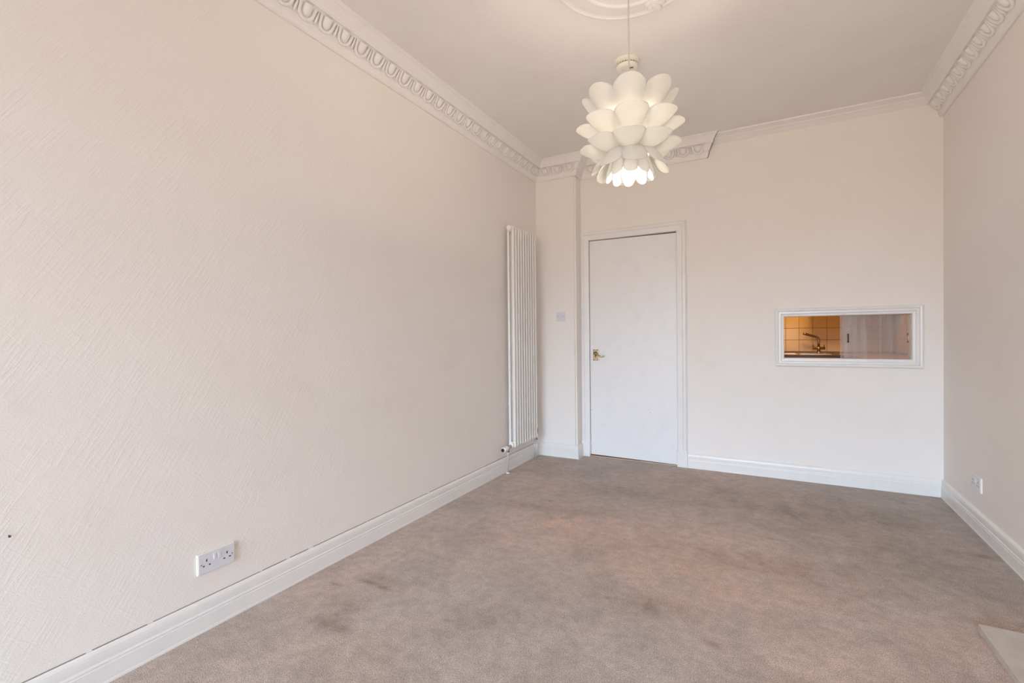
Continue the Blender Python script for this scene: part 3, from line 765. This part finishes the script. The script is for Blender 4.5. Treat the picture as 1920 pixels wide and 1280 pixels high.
# ------------------------------------------------------------------ smoke alarm
SC = (1.236, 2.845, ZC)
sa = tag(empty('smoke_alarm', SC), 'round white smoke alarm on the ceiling behind the pendant lamp', 'smoke alarm')
bm = bmesh.new(); lathe(bm, SC, [(0, .004), (.072, .004), (.075, -.004), (.073, -.012), (.066, -.016), (0, -.016)], 48); link_mesh('base', bm, M['plastic_edge'], sa)
bm = bmesh.new(); lathe(bm, SC, [(0, -.014), (.060, -.014), (.064, -.018), (.066, -.024), (.0655, -.026), (0, -.026)], 48); link_mesh('housing', bm, M['plastic_edge'], sa)
bm = bmesh.new(); lathe(bm, SC, [(0, -.0255), (.0648, -.0255), (.0648, -.0345), (0, -.0345)], 48); link_mesh('vent_gap', bm, M['slot'], sa)
bm = bmesh.new(); lathe(bm, SC, [(.060, -.0293), (.0656, -.0293), (.0656, -.0308), (.060, -.0308)], 48); link_mesh('vent_ring', bm, M['plastic_edge'], sa)
for k in range(24):
    a = 2*math.pi*k/24; bm = bmesh.new(); r_ = .0645
    cyl(bm, (SC[0]+r_*math.cos(a), SC[1]+r_*math.sin(a), ZC-.0255), (SC[0]+r_*math.cos(a), SC[1]+r_*math.sin(a), ZC-.0345), .0016, seg=6); link_mesh('vent_rib', bm, M['plastic_edge'], sa)
bm = bmesh.new(); lathe(bm, SC, [(0, -.034), (.0655, -.034), (.0655, -.038), (.062, -.047), (.052, -.053), (.030, -.056), (0, -.057)], 48); link_mesh('cover', bm, M['plastic_edge'], sa, smooth=False)
du = (CAMP-Vector(SC)); du.z = 0; du.normalize(); dv = Vector((-du.y, du.x, 0))
q = Vector(SC)+du*.026+dv*.026+Vector((0, 0, -.0562))
bm = bmesh.new()
mtx = Matrix((dv, du, Vector((0, 0, -1)))).transposed().to_4x4(); mtx.translation = q
bmesh.ops.create_cube(bm, size=1, matrix=mtx @ Matrix.Diagonal((.020, .007, .003, 1))); link_mesh('sound_grille', bm, M['gap'], sa)
for ox in (-.006, .006, -.045, -.055):
    q2 = Vector(SC)+du*.012+dv*(.026+ox)+Vector((0, 0, -.0558)); bm = bmesh.new(); cyl(bm, q2, q2+Vector((0, 0, -.0012)), .0016, seg=8); link_mesh('pin_hole', bm, M['gap'], sa)

# ------------------------------------------------------------------ pendant lamp
pl = tag(empty('pendant_lamp', LAMP), 'white petal pendant lamp hanging lit on a thin flex below the ceiling rose', 'lamp')
bm = bmesh.new(); tube(bm, [(LAMP.x, LAMP.y, ZC-.05), (LAMP.x, LAMP.y, LAMP.z+.12)], .0032, 8); link_mesh('flex', bm, mat('flex', (.66, .58, .48), .5), pl)
bm = bmesh.new(); lathe(bm, (LAMP.x, LAMP.y, ZC-.034), [(0, 0), (.045, 0), (.043, -.012), (.020, -.024), (.006, -.032), (0, -.032)], 32); link_mesh('ceiling_cup', bm, M['plastic_edge'], pl)
bm = bmesh.new(); cyl(bm, (LAMP.x, LAMP.y, LAMP.z+.125), (LAMP.x, LAMP.y, LAMP.z+.01), .019, .022, 20); link_mesh('lamp_holder', bm, M['plastic'], pl, smooth=True)
bm = bmesh.new(); lathe(bm, (LAMP.x, LAMP.y, LAMP.z-.055), [(0, .07), (.014, .066), (.016, .045), (.026, .02), (.0315, -.005), (.026, -.03), (.012, -.041), (0, -.043)], 24); bl_ = link_mesh('bulb', bm, M['bulb'], pl, smooth=True)
bl_.visible_shadow = True
for z, r in ((.085, .080), (-.085, .080)):
    bm = bmesh.new(); pts = [(LAMP.x+r*math.cos(2*math.pi*k/32), LAMP.y+r*math.sin(2*math.pi*k/32), LAMP.z+z) for k in range(33)]
    tube(bm, pts, .003, 6); link_mesh('frame_ring', bm, M['shade'], pl)
for k in range(4):
    a = math.pi/2*k; bm = bmesh.new(); tube(bm, [(LAMP.x+.018*math.cos(a), LAMP.y+.018*math.sin(a), LAMP.z+.09), (LAMP.x+.08*math.cos(a), LAMP.y+.08*math.sin(a), LAMP.z+.085)], .003, 6)
    link_mesh('frame_spoke', bm, M['shade'], pl)
def petal_mesh(root, ctrl, tip, width, curl, root_w=.8, tipfrac=.5):
    bm = bmesh.new(); ns, nt = 16, 12; grid = []
    for i in range(ns+1):
        s = i/ns; s = 1-(1-s)**1.6
        a = (1-s)**2; b = 2*s*(1-s); c = s*s
        r = a*root[0]+b*ctrl[0]+c*tip[0]; z = a*root[1]+b*ctrl[1]+c*tip[1]
        tx = 2*(1-s)*(ctrl[0]-root[0])+2*s*(tip[0]-ctrl[0]); tz = 2*(1-s)*(ctrl[1]-root[1])+2*s*(tip[1]-ctrl[1])
        L = math.hypot(tx, tz); tx /= L; tz /= L
        nx, nz = -tz, tx                       # concave side: inward / up
        if curl < 0: nx, nz = -nx, -nz         # hooded petal: edges droop
        s0 = 1-tipfrac
        w = width/2*(root_w+(1-root_w)*min(1, s/s0))
        if s > s0: w = width/2*math.sqrt(max(0, 1-((s-s0)/(1-s0))**2.5))
        w = max(w, .0015)
        rc = width/2/abs(curl)
        row = []
        for j in range(nt+1):
            th = (2*j/nt-1)*w/rc
            lat = rc*math.sin(th); off = rc*(1-math.cos(th))
            row.append(bm.verts.new((r+nx*off, lat, z+nz*off)))
        grid.append(row)
    for a, b in zip(grid, grid[1:]):
        for j in range(nt): bm.faces.new((a[j], a[j+1], b[j+1], b[j]))
    me = bpy.data.meshes.new('petal'); bm.to_mesh(me); bm.free(); me.materials.append(M['shade'])
    for p in me.polygons: p.use_smooth = True
    return me
az0 = math.atan2(CAMP.y-LAMP.y, CAMP.x-LAMP.x)
rows = [((.080, .015), (.160, .035), (.210, .130), .168, .75, .75, .50, 8, .02),
        ((.082, -.060), (.165, -.058), (.236, -.002), .162, .85, .80, .46, 8, .03),
        ((.085, -.128), (.160, -.140), (.221, -.094), .156, .85, .82, .44, 8, .0),
        ((.085, -.105), (.150, -.150), (.170, -.212), .120, -.75, .9, .45, 8, .18),
        ((.060, -.110), (.095, -.165), (.108, -.238), .072, -.8, .9, .38, 10, .03)]
for (r0, c0, t0, w, cu_, rw, tf, n_, off) in rows:
    me = petal_mesh(r0, c0, t0, w, cu_, rw, tf)
    for k in range(n_):
        o = bpy.data.objects.new('petal', me); col.objects.link(o); o.parent = pl
        o.location = (0, 0, 0); o.rotation_euler = (0, 0, az0+off+2*math.pi*k/n_+random.uniform(-.03, .03))
        md = o.modifiers.new('thickness', 'SOLIDIFY'); md.thickness = .0008
